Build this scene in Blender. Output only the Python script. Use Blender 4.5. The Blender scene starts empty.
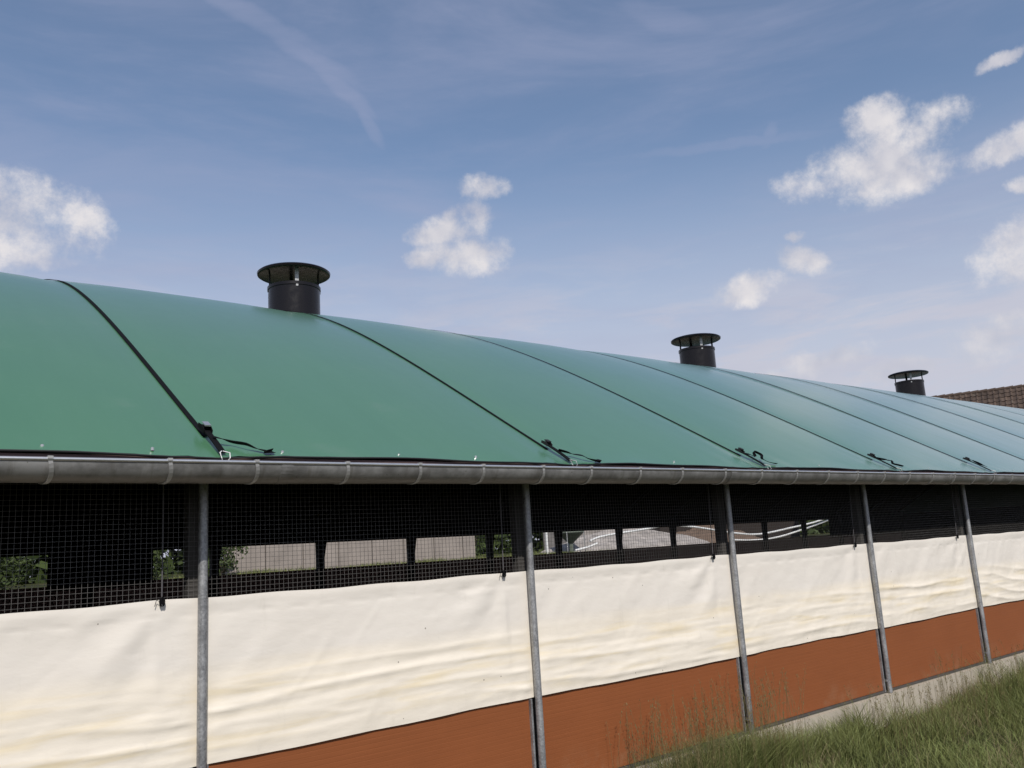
import bpy, bmesh, math, random
import numpy as np
from mathutils import Vector, Matrix

random.seed(7)
rng = np.random.default_rng(7)
SC = bpy.context.scene
COL = SC.collection
R = math.radians
EYE = 2.0                                    # camera height above the grass

# ------------------------------------------------------------------ camera
cam = bpy.data.cameras.new("camera")
cam.sensor_width = 36.0
cam.lens = 871.2 / 1024 * 36.0
cam.clip_start = 0.05
cam.clip_end = 5000
co = bpy.data.objects.new("camera", cam)
COL.objects.link(co)
cr = Vector((0.77509604, -0.62913646, -0.05842461)).normalized()
cf = Vector((0.62763817, 0.75598827, 0.18588186)).normalized()
cu = cr.cross(cf).normalized()
cr = cf.cross(cu).normalized()
co.matrix_world = Matrix(((cr.x, cu.x, -cf.x, 0), (cr.y, cu.y, -cf.y, -5.0), (cr.z, cu.z, -cf.z, EYE), (0, 0, 0, 1)))
SC.camera = co

# ------------------------------------------------------------------ light
SUN_EL, SUN_AZ = 43.0, 204.0                 # azimuth measured from +Y towards +X (behind the camera, a little left)
sd = Vector((math.sin(R(SUN_AZ)) * math.cos(R(SUN_EL)), math.cos(R(SUN_AZ)) * math.cos(R(SUN_EL)), math.sin(R(SUN_EL))))
sun = bpy.data.lights.new("sun", 'SUN')
sun.energy = 3.45
sun.angle = R(0.53)
sun.color = (1.0, 0.955, 0.89)
so = bpy.data.objects.new("sun", sun)
COL.objects.link(so)
so.rotation_euler = (-sd).to_track_quat('-Z', 'Y').to_euler()

SC.view_settings.view_transform = 'Standard'
SC.view_settings.look = 'None'
SC.view_settings.gamma = 1
SC.view_settings.exposure = 0.0
SC.view_settings.use_curve_mapping = False
SC.render.resolution_x = 1024
SC.render.resolution_y = 768


# ------------------------------------------------------------------ node helper
class NT:
    def __init__(s, tree):
        s.t = tree
        s.n = tree.nodes
        s.l = tree.links

    def node(s, typ, **kw):
        n = s.n.new(typ)
        for k, v in kw.items():
            setattr(n, k, v)
        return n

    def put(s, sock, v):
        if hasattr(v, 'is_output') or isinstance(v, bpy.types.NodeSocket):
            s.l.new(v, sock)
        else:
            sock.default_value = v

    def m(s, op, a, b=0.0, c=0.0, clamp=False):
        n = s.node('ShaderNodeMath', operation=op, use_clamp=clamp)
        s.put(n.inputs[0], a); s.put(n.inputs[1], b); s.put(n.inputs[2], c)
        return n.outputs[0]

    def vm(s, op, a, b=(0, 0, 0)):
        n = s.node('ShaderNodeVectorMath', operation=op)
        s.put(n.inputs[0], a); s.put(n.inputs[1], b)
        return n.outputs['Value'] if op in ('DOT_PRODUCT', 'LENGTH') else n.outputs['Vector']

    def noise(s, vec, scale, detail=4, rough=0.55, dist=0.0, out=0):
        n = s.node('ShaderNodeTexNoise')
        if vec is not None:
            s.l.new(vec, n.inputs['Vector'])
        n.inputs['Scale'].default_value = scale
        n.inputs['Detail'].default_value = detail
        n.inputs['Roughness'].default_value = rough
        n.inputs['Distortion'].default_value = dist
        return n.outputs[out]

    def mapr(s, v, a, b, c=0.0, d=1.0, smooth=True):
        n = s.node('ShaderNodeMapRange')
        n.interpolation_type = 'SMOOTHSTEP' if smooth else 'LINEAR'
        s.put(n.inputs[0], v)
        for i, x in enumerate((a, b, c, d)):
            s.put(n.inputs[i + 1], x)
        return n.outputs[0]

    def mix(s, f, a, b, blend='MIX'):
        n = s.node('ShaderNodeMix', data_type='RGBA', blend_type=blend)
        s.put(n.inputs[0], f); s.put(n.inputs[6], a); s.put(n.inputs[7], b)
        return n.outputs[2]

    def mapping(s, vec, scale=(1, 1, 1), rot=(0, 0, 0), loc=(0, 0, 0)):
        n = s.node('ShaderNodeMapping')
        s.l.new(vec, n.inputs[0])
        n.inputs['Location'].default_value = loc
        n.inputs['Rotation'].default_value = rot
        n.inputs['Scale'].default_value = scale
        return n.outputs[0]


def srgb(r, g, b):
    f = lambda c: (c / 255 / 12.92) if c / 255 <= 0.04045 else ((c / 255 + 0.055) / 1.055) ** 2.4
    return (f(r), f(g), f(b), 1.0)


# ------------------------------------------------------------------ sky
world = bpy.data.worlds.new("World")
SC.world = world
world.use_nodes = True
w = NT(world.node_tree)
bg = world.node_tree.nodes['Background']
SKY_STRENGTH = 0.125
bg.inputs['Strength'].default_value = SKY_STRENGTH
sky = w.node('ShaderNodeTexSky', sky_type='NISHITA')
sky.sun_disc = False
sky.sun_elevation = R(SUN_EL)
sky.sun_rotation = R(SUN_AZ)
sky.air_density = 1.0
sky.dust_density = 0.8
sky.ozone_density = 2.0
tc = w.node('ShaderNodeTexCoord').outputs['Generated']
dirn = w.vm('NORMALIZE', tc)
sx = w.node('ShaderNodeSeparateXYZ'); w.l.new(dirn, sx.inputs[0])
az = w.m('MULTIPLY', w.m('ARCTAN2', sx.outputs[0], sx.outputs[1]), 57.29578)
el = w.m('MULTIPLY', w.m('ARCSINE', sx.outputs[2]), 57.29578)
# turbulence that breaks up the outlines of the clouds
wob = w.noise(dirn, 9, 7, 0.62, out=1)
wsub = w.vm('SUBTRACT', wob, (0.5, 0.5, 0.5))
ws = w.node('ShaderNodeSeparateXYZ'); w.l.new(wsub, ws.inputs[0])
azw = w.m('ADD', az, w.m('MULTIPLY', ws.outputs[0], 4.0))
elw = w.m('ADD', el, w.m('MULTIPLY', ws.outputs[1], 2.4))


def blobs(lst, base_az=None, base_el=None):
    """lst of (azimuth, elevation, radius az, radius el, tilt deg): union field, 1 in the middle, 0 at the rim"""
    a0 = base_az or azw; e0 = base_el or elw
    cur = None
    for (a, e, ra, re, t) in lst:
        da = w.m('MULTIPLY', w.m('SUBTRACT', a0, a), math.cos(R(e)))
        de = w.m('SUBTRACT', e0, e)
        c_, s_ = math.cos(R(t)), math.sin(R(t))
        u = w.m('MULTIPLY_ADD', da, c_ / ra, w.m('MULTIPLY', de, s_ / ra))
        v = w.m('MULTIPLY_ADD', da, -s_ / re, w.m('MULTIPLY', de, c_ / re))
        d2 = w.m('MULTIPLY_ADD', u, u, w.m('MULTIPLY', v, v))
        f = w.m('SUBTRACT', 1.0, d2)
        cur = f if cur is None else w.m('MAXIMUM', cur, f)
    return w.m('MAXIMUM', cur, -3.0)


CUMULUS = [  # placed by azimuth and elevation in degrees
    (63.6, 21.4, 4.6, 2.3, 6), (66.2, 22.9, 3.6, 2.2, 8), (61.0, 20.9, 3.2, 1.3, -5), (65.2, 23.9, 2.4, 1.4, 0), (66.8, 20.9, 3.0, 1.6, 0),
    (71.6, 21.0, 2.4, 1.1, 12), (74.0, 21.3, 2.2, 1.3, 0),
    (9.6, 20.4, 4.2, 2.1, 0), (5.6, 21.2, 4.4, 2.7, 0), (7.6, 18.6, 4.4, 1.6, 0), (0.0, 21, 6, 4.0, 0), (12.4, 20.6, 2.0, 1.2, 0),
    (38.6, 23.6, 2.3, 1.0, -5), (35.8, 21.1, 2.5, 1.4, 10), (37.0, 19.3, 3.4, 1.5, 0), (37.6, 21.6, 1.6, 1.6, 0), (34.6, 19.0, 1.8, 0.9, 0),
    (71.4, 15.3, 2.8, 1.7, 28), (74.6, 15.8, 3.2, 2.3, 0), (72.2, 18.4, 1.0, .6, 0),
    (55.6, 15.4, 3.0, 1.2, 5), (58.8, 16.6, 2.0, 1.1, -20), (58.6, 18.1, .8, .5, 0),
    (69.4, 10.3, 4.6, 1.5, 18), (73.0, 11.3, 3.8, 1.3, 12), (60.2, 10.3, 2.8, 1.0, 5), (56.0, 9.6, 2.4, 0.7, 0), (63.8, 9.0, 4.0, .8, 5),
    (72.5, 25.7, 1.4, 0.4, 12),
    (-30, 24, 9, 4, 10), (110, 20, 10, 4, 0), (140, 30, 12, 6, 20), (-75, 28, 10, 5, 0), (175, 22, 14, 5, 0), (-120, 24, 12, 5, 0),
]
F = blobs(CUMULUS)
n1 = w.noise(dirn, 15, 10, 0.66, 0.0)
nl1 = w.noise(dirn, 11, 3, 0.5); n2 = w.noise(w.vm('ADD', dirn, (0, 0, 0.022)), 11, 3, 0.5)
n3 = w.noise(dirn, 8, 3, 0.5)
field = w.m('ADD', F, w.m('MULTIPLY', w.m('SUBTRACT', n1, 0.5), 4.0))
dens = w.mapr(field, -0.10, 1.25)
low = w.mapr(el, 8, 14)                                             # low clouds sit in haze: less contrast
dens = w.m('MULTIPLY', dens, w.m('MULTIPLY_ADD', low, 0.30, 0.66))
lit = w.m('ADD', w.m('MULTIPLY', w.m('SUBTRACT', nl1, n2), 2.4), w.m('MULTIPLY_ADD', n1, 0.9, 0.22), clamp=True)
K = 1.0 / SKY_STRENGTH
cs = lambda c, k=1.0: (c[0] * K * k, c[1] * K * k, c[2] * K * k, 1)
ccol = w.mix(lit, cs(srgb(158, 165, 188)), cs(srgb(232, 228, 229)))
# thin high cloud: long streaks and a veil that thickens towards the horizon
cv = w.mapping(dirn, scale=(1.0, 1.0, 4.5), rot=(0.25, 0.15, 0.5))
c1 = w.noise(cv, 2.6, 6, 0.6, 0.5)
c2 = w.noise(w.mapping(dirn, scale=(1.6, 1.0, 7.0), rot=(-0.12, 0.1, 0.2)), 5.0, 6, 0.62, 0.3)
cir = w.m('ADD', w.mapr(c1, 0.35, 0.8, 0.05, 0.46), w.mapr(c2, 0.45, 0.85, 0.0, 0.14))
azs = w.m('ADD', az, w.m('MULTIPLY', ws.outputs[0], 1.6)); els = w.m('ADD', el, w.m('MULTIPLY', ws.outputs[1], 1.6))
streak = blobs([(22.5, 33.6, 5.0, 0.6, -22), (26.6, 31.6, 3.2, 0.55, -30), (29.2, 29.4, 2.4, 0.5, -45), (30.6, 27.6, 1.8, 0.4, -62), (52.2, 32.4, 2.6, 0.7, -22), (55.5, 24.4, 5.5, 0.35, -3), (58.0, 24.6, 0.9, 0.4, 55)], azs, els)
strk = w.m('MULTIPLY', w.mapr(streak, -0.6, 1.0), w.m('MULTIPLY', n3, 0.36))
veil = w.mapr(el, 27.0, 5.0, 0.02, 0.95)
band = w.m('MULTIPLY', w.mapr(c2, 0.42, 0.68), w.mapr(el, 22, 10, 0.0, 0.45))
base = sky.outputs[0]
sky1 = w.mix(w.m('ADD', veil, band, clamp=True), base, cs(srgb(200, 202, 215)))
sky2 = w.mix(w.m('ADD', cir, strk, clamp=True), sky1, cs(srgb(164, 170, 198)))
sky3 = w.mix(dens, sky2, ccol)
w.l.new(sky3, bg.inputs['Color'])


# ------------------------------------------------------------------ mesh helpers
def tag(o, label=None, cat=None, group=None, kind=None):
    if label: o['label'] = label
    if cat: o['category'] = cat
    if group: o['group'] = group
    if kind: o['kind'] = kind
    return o


class MB:
    def __init__(s):
        s.v = []; s.f = []

    def add(s, vs, fs):
        k = len(s.v)
        s.v += [tuple(v) for v in vs]
        s.f += [tuple(i + k for i in f) for f in fs]
        return s

    def box(s, x0, x1, y0, y1, z0, z1):
        return s.add([(x0, y0, z0), (x1, y0, z0), (x1, y1, z0), (x0, y1, z0), (x0, y0, z1), (x1, y0, z1), (x1, y1, z1), (x0, y1, z1)],
                     [(0, 3, 2, 1), (4, 5, 6, 7), (0, 1, 5, 4), (1, 2, 6, 5), (2, 3, 7, 6), (3, 0, 4, 7)])

    def tube(s, pts, r, n=8, cap=True):
        pts = [Vector(p) for p in pts]
        rs = r if isinstance(r, (list, tuple)) else [r] * len(pts)
        rings = []
        up = None
        for i, p in enumerate(pts):
            a = pts[max(i - 1, 0)]; b = pts[min(i + 1, len(pts) - 1)]
            t = (b - a).normalized()
            if up is None:
                up = Vector((0, 0, 1)) if abs(t.z) < 0.9 else Vector((1, 0, 0))
            e1 = t.cross(up).normalized(); e2 = t.cross(e1).normalized(); up = -e2 if False else up
            rings.append([p + (e1 * math.cos(2 * math.pi * k / n) + e2 * math.sin(2 * math.pi * k / n)) * rs[i] for k in range(n)])
        vs = [v for ring in rings for v in ring]; fs = []
        for i in range(len(pts) - 1):
            for k in range(n):
                fs.append((i * n + k, i * n + (k + 1) % n, (i + 1) * n + (k + 1) % n, (i + 1) * n + k))
        if cap:
            fs.append(tuple(range(n))[::-1]); fs.append(tuple(range((len(pts) - 1) * n, len(pts) * n)))
        return s.add(vs, fs)

    def lathe(s, cx, cy, prof, n=48):
        vs = []; fs = []
        for (r, z) in prof:
            vs += [(cx + r * math.cos(2 * math.pi * k / n), cy + r * math.sin(2 * math.pi * k / n), z) for k in range(n)]
        m = len(prof)
        for i in range(m - 1):
            for k in range(n):
                fs.append((i * n + k, i * n + (k + 1) % n, (i + 1) * n + (k + 1) % n, (i + 1) * n + k))
        return s.add(vs, fs)

    def ribbon(s, pts, width, thick, wdir=(1, 0, 0)):
        """flat webbing swept along pts"""
        pts = [Vector(p) for p in pts]; vs = []; fs = []
        for i, p in enumerate(pts):
            t = (pts[min(i + 1, len(pts) - 1)] - pts[max(i - 1, 0)]).normalized()
            wv = Vector(wdir) if not callable(wdir) else wdir(i / (len(pts) - 1))
            wv = (wv - t * wv.dot(t)).normalized(); nv = t.cross(wv)
            for a, b in ((-1, -1), (1, -1), (1, 1), (-1, 1)):
                vs.append(p + wv * a * width / 2 + nv * b * thick / 2)
        for i in range(len(pts) - 1):
            for k in range(4):
                fs.append((i * 4 + k, i * 4 + (k + 1) % 4, i * 4 + 4 + (k + 1) % 4, i * 4 + 4 + k))
        fs.append((0, 1, 2, 3)); e = (len(pts) - 1) * 4; fs.append((e + 3, e + 2, e + 1, e))
        return s.add(vs, fs)

    def build(s, name, mat, parent=None, smooth=False, loc=None):
        me = bpy.data.meshes.new(name)
        vs = s.v
        if loc is not None:
            vs = [(x - loc[0], y - loc[1], z - loc[2]) for x, y, z in vs]
        me.from_pydata(vs, [], s.f)
        bm = bmesh.new(); bm.from_mesh(me); bmesh.ops.recalc_face_normals(bm, faces=bm.faces); bm.to_mesh(me); bm.free()
        me.materials.append(mat)
        if smooth:
            for p in me.polygons: p.use_smooth = True
            if smooth != 'all':
                try: me.set_sharp_from_angle(angle=R(40))
                except Exception: pass
        o = bpy.data.objects.new(name, me)
        COL.objects.link(o)
        if loc is not None: o.location = loc
        if parent is not None: o.parent = parent
        return o


def gridmesh(name, P, mat, parent=None, smooth=True):
    """P: array (n,m,3)"""
    n, m, _ = P.shape
    me = bpy.data.meshes.new(name)
    me.vertices.add(n * m)
    me.vertices.foreach_set('co', P.reshape(-1).astype(np.float32))
    i, j = np.meshgrid(np.arange(n - 1), np.arange(m - 1), indexing='ij')
    a = (i * m + j).ravel()
    F_ = np.stack([a, a + m, a + m + 1, a + 1], 1)
    nf = len(F_)
    me.loops.add(nf * 4); me.polygons.add(nf)
    me.loops.foreach_set('vertex_index', F_.ravel().astype(np.int32))
    me.polygons.foreach_set('loop_start', np.arange(nf, dtype=np.int32) * 4)
    me.polygons.foreach_set('loop_total', np.full(nf, 4, np.int32))
    me.polygons.foreach_set('use_smooth', np.full(nf, bool(smooth)))
    me.update(calc_edges=True); me.validate()
    me.materials.append(mat)
    o = bpy.data.objects.new(name, me); COL.objects.link(o)
    if parent is not None: o.parent = parent
    return o


def empty(name, loc=(0, 0, 0), rz=0.0):
    o = bpy.data.objects.new(name, None); COL.objects.link(o)
    o.location = loc; o.rotation_euler = (0, 0, rz); o.empty_display_size = 0.2
    return o


def kids(o):
    return [c for c in bpy.data.objects if c.parent == o]


def copy_tree(o, parent=None):
    ch = kids(o)
    c = o.copy(); COL.objects.link(c); c.parent = parent
    for k in ch: copy_tree(k, c)
    return c


# ------------------------------------------------------------------ materials
def mat(name, build):
    m = bpy.data.materials.new(name); m.use_nodes = True
    t = NT(m.node_tree); b = m.node_tree.nodes['Principled BSDF']
    build(t, b)
    return m


def simple(name, col, rough=0.6, metal=0.0, var=0.25, scale=12, bump=0.0, spec=0.5):
    def f(t, b):
        o = t.node('ShaderNodeTexCoord').outputs['Object']
        n = t.noise(o, scale, 6, 0.6)
        c = t.mix(n, tuple(x * (1 - var) for x in col[:3]) + (1,), tuple(min(1, x * (1 + var)) for x in col[:3]) + (1,))
        t.put(b.inputs['Base Color'], c)
        b.inputs['Roughness'].default_value = rough; b.inputs['Metallic'].default_value = metal
        b.inputs['Specular IOR Level'].default_value = spec
        if bump:
            bn = t.node('ShaderNodeBump'); bn.inputs['Strength'].default_value = bump; bn.inputs['Distance'].default_value = 0.01
            t.put(bn.inputs['Height'], t.noise(o, scale * 4, 5, 0.6)); t.l.new(bn.outputs[0], b.inputs['Normal'])
    return mat(name, f)


def f_membrane(t, b):
    o = t.node('ShaderNodeTexCoord').outputs['Object']
    s = t.node('ShaderNodeSeparateXYZ'); t.l.new(o, s.inputs[0])
    n = t.noise(o, 0.55, 5, 0.6)
    st = t.noise(t.mapping(o, scale=(5.0, 0.35, 0.35)), 1.6, 5, 0.6)        # faint run-off streaks down the slope
    fine = t.noise(o, 30, 3, 0.6)
    c = t.mix(t.m('MULTIPLY_ADD', n, 0.6, t.m('MULTIPLY', st, 0.4)), (0.052, 0.163, 0.068, 1), (0.082, 0.212, 0.106, 1))
    c = t.mix(t.mapr(fine, 0.55, 0.8, 0, 0.14), c, (0.16, 0.26, 0.20, 1))
    c = t.mix(t.mapr(t.noise(o, 2.2, 7, 0.7), 0.56, 0.75, 0, 0.22), c, (0.15, 0.23, 0.16, 1))
    # bluish sky sheen painted into the colour, growing along the roof, broken by streaks
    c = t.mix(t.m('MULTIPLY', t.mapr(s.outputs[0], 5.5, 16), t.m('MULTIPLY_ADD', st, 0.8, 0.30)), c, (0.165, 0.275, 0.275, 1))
    t.put(b.inputs['Base Color'], c)
    t.put(b.inputs['Roughness'], t.mapr(n, 0.3, 0.7, 0.36, 0.46))
    b.inputs['Specular IOR Level'].default_value = 0.5
    b.inputs['Coat Weight'].default_value = 1.0; b.inputs['Coat Roughness'].default_value = 0.22
    bn = t.node('ShaderNodeBump'); bn.inputs['Strength'].default_value = 0.12; bn.inputs['Distance'].default_value = 0.02
    t.put(bn.inputs['Height'], t.m('ADD', t.noise(t.mapping(o, scale=(2.2, 0.5, 0.5)), 1.5, 4, 0.5), t.m('MULTIPLY', t.noise(o, 160, 2), 0.02)))
    t.l.new(bn.outputs[0], b.inputs['Normal'])


def f_galv(t, b):
    o = t.node('ShaderNodeTexCoord').outputs['Object']
    v = t.node('ShaderNodeTexVoronoi'); t.l.new(o, v.inputs['Vector']); v.inputs['Scale'].default_value = 90
    n = t.noise(o, 7, 6, 0.65)
    k = t.m('MULTIPLY_ADD', n, 0.7, t.m('MULTIPLY', v.outputs['Color'], 0.3))
    t.put(b.inputs['Base Color'], t.mix(t.mapr(k, 0.25, 0.75), (0.22, 0.22, 0.225, 1), (0.44, 0.445, 0.45, 1)))
    b.inputs['Metallic'].default_value = 0.6
    t.put(b.inputs['Roughness'], t.mapr(n, 0.3, 0.7, 0.42, 0.62))


def f_gutter(t, b):
    o = t.node('ShaderNodeTexCoord').outputs['Object']
    s = t.node('ShaderNodeSeparateXYZ'); t.l.new(o, s.inputs[0])
    n = t.noise(o, 5, 7, 0.7)
    run = t.noise(t.mapping(o, scale=(9, 1, 1.2)), 2.2, 5, 0.6)
    c = t.mix(t.mapr(n, 0.3, 0.7), (0.17, 0.165, 0.16, 1), (0.34, 0.335, 0.325, 1))
    c = t.mix(t.mapr(run, 0.52, 0.78, 0, 0.55), c, (0.115, 0.10, 0.08, 1))
    spot = t.noise(o, 45, 2, 0.5)
    c = t.mix(t.mapr(spot, 0.70, 0.76, 0, 0.6), c, (0.06, 0.05, 0.04, 1))
    # darker and browner towards the underside
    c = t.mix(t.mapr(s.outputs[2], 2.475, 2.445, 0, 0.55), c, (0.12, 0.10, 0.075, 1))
    t.put(b.inputs['Base Color'], c)
    b.inputs['Metallic'].default_value = 0.45
    t.put(b.inputs['Roughness'], t.mapr(n, 0.3, 0.7, 0.42, 0.65))


def f_curtain(t, b):
    o = t.node('ShaderNodeTexCoord').outputs['Object']
    s = t.node('ShaderNodeSeparateXYZ'); t.l.new(o, s.inputs[0])
    big = t.noise(t.mapping(o, scale=(0.5, 1, 2.2)), 1.4, 5, 0.6)
    c = t.mix(big, (0.75, 0.69, 0.61, 1), (0.81, 0.765, 0.70, 1))
    c = t.mix(t.m('MULTIPLY', t.mapr(t.m('ADD', s.outputs[2], t.m('MULTIPLY', big, 0.12)), 1.56, 1.44), 0.55), c, (0.82, 0.735, 0.595, 1))
    # yellowish water stains running along the lower folds
    wav = t.noise(t.mapping(o, scale=(0.7, 1, 7.0), rot=(0, 0.04, 0)), 1.7, 5, 0.55, 0.4)
    zone = t.m('MULTIPLY', t.mapr(s.outputs[2], 1.50, 1.32), t.mapr(s.outputs[2], 0.94, 1.06))
    c = t.mix(t.m('MULTIPLY', zone, t.mapr(wav, 0.46, 0.74, 0, 0.55)), c, (0.76, 0.62, 0.36, 1))
    # grime and fly specks
    gr = t.noise(t.mapping(o, scale=(3.0, 1, 0.8)), 3.0, 6, 0.7)
    c = t.mix(t.mapr(gr, 0.55, 0.8, 0, 0.22), c, (0.48, 0.44, 0.37, 1))
    v = t.node('ShaderNodeTexVoronoi'); t.l.new(o, v.inputs['Vector']); v.inputs['Scale'].default_value = 7.0
    c = t.mix(t.mapr(v.outputs['Distance'], 0.045, 0.03, 0, 0.75), c, (0.16, 0.13, 0.10, 1))
    t.put(b.inputs['Base Color'], c)
    b.inputs['Roughness'].default_value = 0.55
    b.inputs['Specular IOR Level'].default_value = 0.35
    bn = t.node('ShaderNodeBump'); bn.inputs['Strength'].default_value = 0.25; bn.inputs['Distance'].default_value = 0.012
    t.put(bn.inputs['Height'], t.noise(t.mapping(o, scale=(1.0, 1, 2.5), rot=(0, 0.5, 0)), 5.5, 4, 0.5))
    t.l.new(bn.outputs[0], b.inputs['Normal'])


def f_panel(t, b):
    o = t.node('ShaderNodeTexCoord').outputs['Object']
    n = t.noise(o, 1.8, 6, 0.65)
    grain = t.noise(t.mapping(o, scale=(0.5, 1, 26)), 3.0, 4, 0.6)
    s = t.node('ShaderNodeSeparateXYZ'); t.l.new(o, s.inputs[0])
    c = t.mix(t.m('MULTIPLY_ADD', n, 0.45, t.m('MULTIPLY', grain, 0.55)), (0.185, 0.058, 0.019, 1), (0.295, 0.093, 0.030, 1))
    dn = t.noise(o, 3.2, 6, 0.7)
    dust = t.m('MULTIPLY', t.mapr(s.outputs[2], 0.62, 0.33), t.mapr(dn, 0.45, 0.8, 0, 0.4))
    c = t.mix(dust, c, (0.30, 0.21, 0.13, 1))
    t.put(b.inputs['Base Color'], c)
    b.inputs['Roughness'].default_value = 0.6
    b.inputs['Specular IOR Level'].default_value = 0.3


def f_concrete(t, b, lo=(0.30, 0.26, 0.20, 1), hi=(0.58, 0.52, 0.43, 1)):
    o = t.node('ShaderNodeTexCoord').outputs['Object']
    n = t.noise(o, 2.5, 8, 0.7); n2 = t.noise(o, 22, 5, 0.7)
    c = t.mix(t.m('MULTIPLY_ADD', n, 0.65, t.m('MULTIPLY', n2, 0.35)), lo, hi)
    c = t.mix(t.mapr(n, 0.52, 0.72, 0, 0.55), c, (0.15, 0.14, 0.10, 1))
    t.put(b.inputs['Base Color'], c)
    b.inputs['Roughness'].default_value = 0.9; b.inputs['Specular IOR Level'].default_value = 0.2
    bn = t.node('ShaderNodeBump'); bn.inputs['Strength'].default_value = 0.5; bn.inputs['Distance'].default_value = 0.01
    t.put(bn.inputs['Height'], n2); t.l.new(bn.outputs[0], b.inputs['Normal'])


def f_vent(t, b):
    o = t.node('ShaderNodeTexCoord').outputs['Object']
    n = t.noise(t.mapping(o, scale=(3, 3, 0.6)), 3.0, 5, 0.6); n2 = t.noise(o, 14, 6, 0.7)
    c = t.mix(n, (0.004, 0.003, 0.004, 1), (0.010, 0.008, 0.009, 1))
    c = t.mix(t.mapr(n2, 0.62, 0.78, 0, 0.12), c, (0.07, 0.055, 0.05, 1))
    t.put(b.inputs['Base Color'], c)
    t.put(b.inputs['Roughness'], t.mapr(n2, 0.3, 0.7, 0.20, 0.34))
    b.inputs['Specular IOR Level'].default_value = 0.32


def f_ground(t, b):
    o = t.node('ShaderNodeTexCoord').outputs['Object']
    n = t.noise(o, 0.6, 8, 0.65); n2 = t.noise(o, 9, 6, 0.7)
    c = t.mix(n2, (0.025, 0.030, 0.010, 1), (0.06, 0.062, 0.024, 1))
    c = t.mix(t.mapr(n, 0.5, 0.7, 0, 0.6), c, (0.115, 0.095, 0.055, 1))
    t.put(b.inputs['Base Color'], c)
    b.inputs['Roughness'].default_value = 1.0; b.inputs['Specular IOR Level'].default_value = 0.1


def f_leafy(lo, hi, scale=2.0):
    def f(t, b):
        g = t.node('ShaderNodeNewGeometry')
        n = t.noise(g.outputs['Position'], scale, 3, 0.6)
        r = g.outputs['Random Per Island']
        k = t.m('MULTIPLY_ADD', n, 0.5, t.m('MULTIPLY', r, 0.5))
        t.put(b.inputs['Base Color'], t.mix(k, lo, hi))
        b.inputs['Roughness'].default_value = 0.6; b.inputs['Specular IOR Level'].default_value = 0.25
        b.inputs['Subsurface Weight'].default_value = 0.0
    return f


def f_tiles(t, b):
    g = t.node('ShaderNodeNewGeometry')
    r = g.outputs['Random Per Island']
    o = t.node('ShaderNodeTexCoord').outputs['Object']
    n = t.noise(o, 3.0, 6, 0.7)
    k = t.m('MULTIPLY_ADD', r, 0.55, t.m('MULTIPLY', n, 0.5))
    c = t.mix(k, (0.025, 0.016, 0.011, 1), (0.12, 0.080, 0.058, 1))
    c = t.mix(t.mapr(n, 0.55, 0.75, 0, 0.5), c, (0.14, 0.13, 0.10, 1))
    t.put(b.inputs['Base Color'], c)
    b.inputs['Roughness'].default_value = 0.85


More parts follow.
